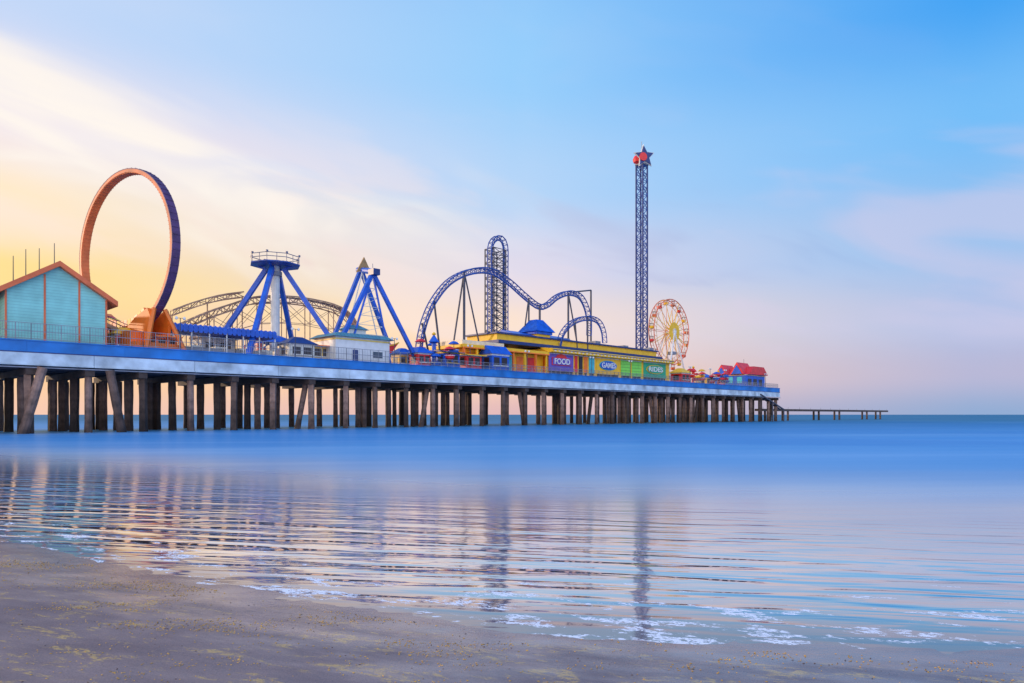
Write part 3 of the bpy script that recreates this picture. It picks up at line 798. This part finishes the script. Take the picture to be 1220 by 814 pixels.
mb = MB(YELLOW, ORANGE, RED, BLUE, CYAN); mb.box(xp+2, 2, 0, -.3, 12, 5.1)
x = xp+3; k = 0
while x < -4:
    mb.m = 1+(k % 4); mb.box(x, 1.9, .4, x+2.8, 1.995, 4.3); x += 4.1; k += 1
part(e, 'porch_wall', mb)
cxp = S(646, 9)-sa
mb = MB(YELLOW, BLUE); mb.box(cxp-2.6, 4.5, 10.21, cxp+2.6, 9.7, 11.0); mb.m = 1; mb.box(cxp-3.0, 4.1, 11.0, cxp+3.0, 10.1, 11.7)
mb.pyramid(cxp-3.6, 3.5, cxp+3.6, 10.7, 11.71, 15.0, .35); part(e, 'cupola', mb)
mb = MB(BLUE)
mb.prism_x([(4, 10.21), (9.5, 10.21), (9.5, 11.8)], cxp-11, cxp+12); part(e, 'roof_ridge', mb)
for k in range(5):
    mb = MB(GREY); mb.box(14+k*14, 7, 10.21, 16.4+k*14, 9.4, 11.2+.3*(k % 2)); part(e, 'roof_vent', mb)

# ------------------------------------------------------------------ drop tower
t = 16; px = 764.5; s0 = S(px, t)
e = thing('drop_tower_ride', 'very tall dark blue lattice tower topped with a star', 'fairground ride', s0, t)
top = H(px, 197, t); a = 1.3
mb = MB(NAVY); cs = [(-a, -a), (a, -a), (a, a), (-a, a)]
for c in cs: mb.tube((c[0], c[1], 0), (c[0], c[1], top), .27, 6)
part(e, 'mast_chord', mb)
mb = MB(TRACKBLUE); z = 0; k = 0
while z < top-.5:
    z1 = min(z+2.3, top)
    for i in range(4):
        p, q = cs[i], cs[(i+1) % 4]
        mb.tube((p[0], p[1], z1), (q[0], q[1], z1), .12, 4)
        if k % 2: p, q = q, p
        mb.tube((p[0], p[1], z), (q[0], q[1], z1), .13, 4)
    z = z1; k += 1
part(e, 'lattice', mb)
mb = MB(BLUE, RED); mb.lathe([(2.1, 8), (3.6, 8.2), (3.6, 9.4), (2.2, 9.8)], 12)
mb.m = 1
for i in range(12):
    th = i*math.pi/6; mb.box(4*math.cos(th)-.4, 4*math.sin(th)-.4, 6.9, 4*math.cos(th)+.4, 4*math.sin(th)+.4, 8.8)
part(e, 'carriage', mb)
def star(r, ri, cx, cz_, rot=0):
    return [((r if i % 2 == 0 else ri)*math.cos(math.pi/2+rot+i*math.pi/5)+cx, (r if i % 2 == 0 else ri)*math.sin(math.pi/2+rot+i*math.pi/5)+cz_) for i in range(10)]
cz_ = H(px, 189, t)
def facing(mb, ang):
    c, s_ = math.cos(ang), math.sin(ang)
    mb.v = [(x*c-y*s_, x*s_+y*c, z) for x, y, z in mb.v]; return mb
# stars turned toward the beach promenade
mb = MB(OFFWHITE, NAVY); mb.prism_y(star(3.9, 1.85, 0, cz_, .1), -1.9, -1.5); mb.m = 1; mb.prism_y(star(3.4, 1.6, 0, cz_, .1), -2.2, -1.905); part(e, 'blue_star', facing(mb, math.radians(-28)))
mb = MB(RED); mb.prism_y([(1.35*math.cos(i*math.pi/8)-.7, cz_-.3+1.35*math.sin(i*math.pi/8)) for i in range(16)], -2.5, -2.205); mb.lathe([(.3, cz_-2.0), (1.6, cz_-1.4), (1.9, cz_-.4), (1.4, cz_+.6), (.3, cz_+1.2)], 12, (-1.1, .2, 0)); part(e, 'red_lamp_disc', facing(mb, math.radians(-28)))
mb = MB(GREY); mb.box(-1.6, -1.6, top-.2, 1.6, 1.6, top+.2); mb.tube((0, 0, top), (0, 0, H(px, 169, t)), .09, 5); part(e, 'antenna', mb)

# ------------------------------------------------------------------ ferris wheel
t = 13; px = 797.5; s0 = S(px, t); cz = H(px, 396, t); R = 11.0
e = thing('ferris_wheel', 'ferris wheel with pale rim, red gondolas and yellow centre', 'ferris wheel', s0, t)
mb = MB(CREAM, REDTRIM)
NR = 40
for y in (-1.0, 1.0):
    for r_, rad in ((R, .15), (R-1.5, .11)):
        mb.m = 1 if r_ == R else 0
        mb.path([(r_*math.cos(2*math.pi*i/NR), y, cz+r_*math.sin(2*math.pi*i/NR)) for i in range(NR)], rad, 5, True)
    mb.m = 1
    for i in range(NR):
        a0 = 2*math.pi*i/NR; a1 = 2*math.pi*(i+.5)/NR
        mb.tube((R*math.cos(a0), y, cz+R*math.sin(a0)), ((R-1.5)*math.cos(a1), y, cz+(R-1.5)*math.sin(a1)), .06, 4)
part(e, 'rim', mb)
mb = MB(PINK, YELLOW)
for i in range(16):
    th = 2*math.pi*i/16; mb.m = i % 2
    for y in (-1.0, 1.0): mb.tube((0, y*1.2, cz), ((R)*math.cos(th), y, cz+R*math.sin(th)), .09, 4)
    mb.tube((R*math.cos(th), -1, cz+R*math.sin(th)), (R*math.cos(th), 1, cz+R*math.sin(th)), .08, 4)
part(e, 'spoke', mb)
mb = MB(YELLOW, CREAM)
for i in range(16):
    th = 2*math.pi*(i+.5)/16; r1 = 6.2
    mb.prism_y([(.6*math.cos(th-.5), cz+.6*math.sin(th-.5)), (r1*math.cos(th), cz+r1*math.sin(th)), (.6*math.cos(th+.5), cz+.6*math.sin(th+.5))], -1.75-.004*i, -1.6)
mb.m = 0; oval(mb, 0, cz, 3.2, 3.2, -1.95, -1.84); mb.m = 1; oval(mb, 0, cz, 1.2, 1.2, -2.05, -1.954); part(e, 'sunburst_hub', mb)
gs = []
for cm in (REDTRIM, YELLOW, RED):
    g_ = MB(cm, CREAM, DARK); g_.lathe([(.45, -1.6), (.75, -1.4), (.8, -.7)], 8); g_.m = 1; g_.lathe([(.85, .1), (.5, .35), (.1, .45)], 8); g_.m = 2
    for i in range(4): g_.tube((.65*math.cos(i*math.pi/2), .65*math.sin(i*math.pi/2), -.75), (.65*math.cos(i*math.pi/2), .65*math.sin(i*math.pi/2), .15), .05, 4)
    gs.append(g_.mesh('gondola'))
for i in range(16):
    th = 2*math.pi*(i+.5)/16; o = bpy.data.objects.new('gondola', gs[i % 3]); COL.objects.link(o); o.parent = e; o.location = (R*math.cos(th), 0, cz+R*math.sin(th)-.3)
mb = MB(WHITE)
for y in (-2.4, 2.4):
    for x in (-6.5, 6.5): mb.tube((0, y*.8, cz), (x, y*1.4, 0), .28, 6)
mb.tube((0, -2.2, cz), (0, 2.2, cz), .5, 8)
part(e, 'support_leg', mb)

# ------------------------------------------------------------------ pier end building
t = 3; s0 = S(888, t)
e = thing('pier_end_shop', 'small blue shop with steep red roofs at pier end', 'building', s0, t)
mb = MB(BLUE, YELLOW, CYAN); mb.box(0, 0, 0, 16, 12, 4.8); mb.m = 1; mb.box(-.08, -.08, 4.4, 16.08, 12.08, 4.6); mb.m = 2
for y in (1.3, 4.9, 8.5): mb.box(-.05, y, 1.6, -.004, y+2.0, 3.8)
part(e, 'wall', mb)
mb = MB(RED, BLUE)
mb.prism_y([(1.5, 4.81), (17, 4.81), (13.5, 7.8), (5, 7.8)], -.8, 12.8)
mb.prism_x([(0.2, 4.82), (5.8, 4.82), (3, 9.2)], -.9, 8); mb.prism_x([(6.6, 4.82), (11.6, 4.82), (9.1, 8.6)], -.9, 8)
part(e, 'roof', mb)
for p_ in ([(.9, 4.9), (5.1, 4.9), (3, 8.2)], [(7.3, 4.9), (10.9, 4.9), (9.1, 7.6)]):
    mb = MB(BLUE); mb.prism_x(p_, -1.05, -.905); part(e, 'gable_panel', mb)
for x in (2, 6.4, 10.8):
    mb = MB(DARK); mb.box(x, -.06, .9, x+2.8, -.004, 3.2); part(e, 'window', mb)
mb = MB(GREY); mb.tube((9, 5, 7.7), (9, 5, 11), .1, 5); part(e, 'flag_pole', mb)

for px in (215, 352, 470, 560, 628, 705, 751, 822, 846, 864, 912):
    e = thing('lamp_post', 'thin grey lamp post behind the pier railing', 'lamp post', S(px, 1.2), 1.2, group='lamp posts along the pier railing')
    mb = MB(DKSTEEL); mb.tube((0, 0, 0), (0, 0, 5.2), .10, 6, .06); mb.tube((-.6, 0, 5.2), (.6, 0, 5.2), .05, 4); part(e, 'pole', mb)
    for x in (-.6, .6):
        mb = MB(WHITE); mb.lathe([(.1, 4.95), (.22, 5.05), (.22, 5.3), (.08, 5.45)], 8, (x, 0, 0)); part(e, 'lamp_head', mb)
for (px, t_, w_, d_, h_, wm, rm, kd, lb) in (
    (345, 4, 5, 4, 3.0, OFFWHITE, NAVY, 'hip', 'white stall with navy roof behind railing'),
    (372, 6, 4, 4, 3.2, PALEYEL, ORANGE, 'shed', 'pale yellow stall with orange roof behind railing'),
    (240, 12, 6, 4, 3.6, OFFWHITE, BROWN, 'gable', 'white stall with brown roof behind awning'),
    (476, 8, 3.5, 3, 3.0, YELLOW, BLUE, 'hip', 'yellow stall with blue roof beside snack building'),
    (556, 2.2, 4.5, 3, 3.4, RED, YELLOW, 'shed', 'red and yellow stall beside blue kiosk')):
    booth('game_stall', lb, px, t_, w_, d_, h_, wm, rm, kd)

# ------------------------------------------------------------------ world
SUNH, SUNE = math.radians(-72), math.radians(11)
w = bpy.data.worlds.new('World'); scene.world = w; w.use_nodes = True
nt = w.node_tree; L = nt.links; bg = nt.nodes['Background']
tc = nn(nt, 'ShaderNodeTexCoord'); sp = nn(nt, 'ShaderNodeSeparateXYZ'); L.new(tc.outputs['Generated'], sp.inputs[0])
def math_(*a): return gm(nt, *a)
def mrange(*a): return gr(nt, *a)
X, Y, Z = sp.outputs
hor = math_('SQRT', math_('MAXIMUM', math_('ADD', math_('MULTIPLY', X, X), math_('MULTIPLY', Y, Y)), 1e-4))
el = math_('DIVIDE', Z, hor); sx_ = math_('DIVIDE', X, hor)
def srgb(c): return tuple(((v/255)/12.92 if v/255 <= .04045 else ((v/255+.055)/1.055)**2.4) for v in c)+(1,)
def ramp(stops):
    n = nn(nt, 'ShaderNodeValToRGB'); L.new(el, n.inputs[0]); n.color_ramp.interpolation = 'EASE'
    e = n.color_ramp.elements
    e[0].position = stops[0][0]; e[0].color = srgb(stops[0][1]); e[1].position = stops[-1][0]; e[1].color = srgb(stops[-1][1])
    for p, c in stops[1:-1]:
        x = e.new(p); x.color = srgb(c)
    return n.outputs[0]
rl = ramp([(0, (244,200,178)), (.08, (255,206,130)), (.17, (255,222,145)), (.26, (255,232,198)), (.35, (236,226,238)), (.5, (194,214,246)), (1, (120,172,238))])
rc = ramp([(0, (226,186,188)), (.06, (255,212,180)), (.13, (252,226,206)), (.21, (222,216,234)), (.33, (180,212,247)), (.5, (150,205,251)), (1, (95,160,238))])
rr = ramp([(0, (146,172,212)), (.05, (182,182,214)), (.12, (176,192,230)), (.22, (148,192,238)), (.36, (116,188,247)), (.52, (66,162,243)), (1, (60,130,220))])
def mix(f, a, b): return gmix(nt, f, a, b)
c = mix(mrange(sx_, -.58, 0), rl, rc)
c = mix(mrange(sx_, 0.02, .56), c, rr)
def cnoise(th, fa, fc, seed, detail=5, rough=.5, dist=.5):
    al = math_('ADD', math_('MULTIPLY', sx_, math.cos(th)), math_('MULTIPLY', el, math.sin(th)))
    ac = math_('ADD', math_('MULTIPLY', sx_, -math.sin(th)), math_('MULTIPLY', el, math.cos(th)))
    cb = nn(nt, 'ShaderNodeCombineXYZ'); L.new(math_('MULTIPLY', al, fa), cb.inputs[0]); L.new(math_('MULTIPLY', ac, fc), cb.inputs[1]); L.new(math_('ADD', math_('MULTIPLY', Y, 0.6), seed), cb.inputs[2])
    n1 = nn(nt, 'ShaderNodeTexNoise'); n1.inputs['Scale'].default_value = 1.0; n1.inputs['Detail'].default_value = detail; n1.inputs['Roughness'].default_value = rough; n1.inputs['Distortion'].default_value = dist; L.new(cb.outputs[0], n1.inputs['Vector'])
    return n1.outputs['Fac'], ac
nz, ac = cnoise(-.26, 2.6, 9, 0, 3)
nf, _ = cnoise(-.28, 5, 15, 4, 3, .5, .9)
band = math_('ABSOLUTE', math_('SUBTRACT', ac, 0.20))
bm = mrange(math_('ADD', band, math_('MULTIPLY', math_('SUBTRACT', nz, .5), .32)), 0.0, 0.12, 1, 0, True)
bm = math_('MULTIPLY', bm, mrange(sx_, -.42, .15, 1.0, 0, True))
bm = math_('MULTIPLY', bm, mrange(nf, .34, .62, .45, 1, True))
c = mix(math_('MULTIPLY', bm, .95), c, srgb((255, 246, 236)))
wm_ = math_('MULTIPLY', mrange(math_('ADD', nz, math_('MULTIPLY', math_('SUBTRACT', nf, .5), .4)), .48, .72, 0, 1, True), mrange(el, .02, .12, 0, 1, True))
wm_ = math_('MULTIPLY', wm_, mrange(el, .26, .46, 1, 0.08, True))
c = mix(math_('MULTIPLY', wm_, .5), c, mix(mrange(sx_, -.2, .4), srgb((254, 232, 226)), srgb((212, 204, 230))))
dm = math_('MULTIPLY', mrange(math_('ADD', nz, math_('MULTIPLY', math_('SUBTRACT', nf, .5), .35)), .46, .28, 0, 1, True), mrange(el, .03, .1, 0, 1, True))
dm = math_('MULTIPLY', dm, mrange(el, .22, .38, 1, 0, True))
c = mix(math_('MULTIPLY', dm, .5), c, mix(mrange(sx_, -.3, .4), srgb((238, 206, 206)), srgb((132, 165, 220))))
# sky behind the camera brightened and warmed as added fill for the pier fronts
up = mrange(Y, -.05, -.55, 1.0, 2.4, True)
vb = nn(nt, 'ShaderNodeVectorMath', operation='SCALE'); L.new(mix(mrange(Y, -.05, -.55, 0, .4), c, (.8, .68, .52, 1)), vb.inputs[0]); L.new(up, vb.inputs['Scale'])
sk = nn(nt, 'ShaderNodeTexSky'); sk.sky_type = 'NISHITA'; sk.sun_disc = False; sk.sun_elevation = SUNE; sk.sun_rotation = SUNH
vs = nn(nt, 'ShaderNodeVectorMath', operation='MULTIPLY_ADD'); vs.inputs[1].default_value = (0.005, 0.005, 0.005)
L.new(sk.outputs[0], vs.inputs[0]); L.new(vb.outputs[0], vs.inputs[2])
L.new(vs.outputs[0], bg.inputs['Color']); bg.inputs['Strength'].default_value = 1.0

sl = bpy.data.lights.new('Sun', 'SUN'); sl.energy = 2.4; sl.angle = math.radians(1.5); sl.color = (1, .72, .45)
so = bpy.data.objects.new('Sun', sl); COL.objects.link(so)
sd = Vector((math.sin(SUNH)*math.cos(SUNE), math.cos(SUNH)*math.cos(SUNE), math.sin(SUNE)))
so.rotation_euler = sd.to_track_quat('Z', 'Y').to_euler(); so.location = (-50, 20, 60)

cam = bpy.data.cameras.new('Camera'); cam.lens = 24; cam.sensor_width = 36; cam.shift_y = 87/1220; cam.clip_end = 30000; cam.clip_start = 0.1
co = bpy.data.objects.new('Camera', cam); COL.objects.link(co); co.location = (0, 0, EYE); co.rotation_euler = (math.pi/2, 0, 0)
scene.camera = co
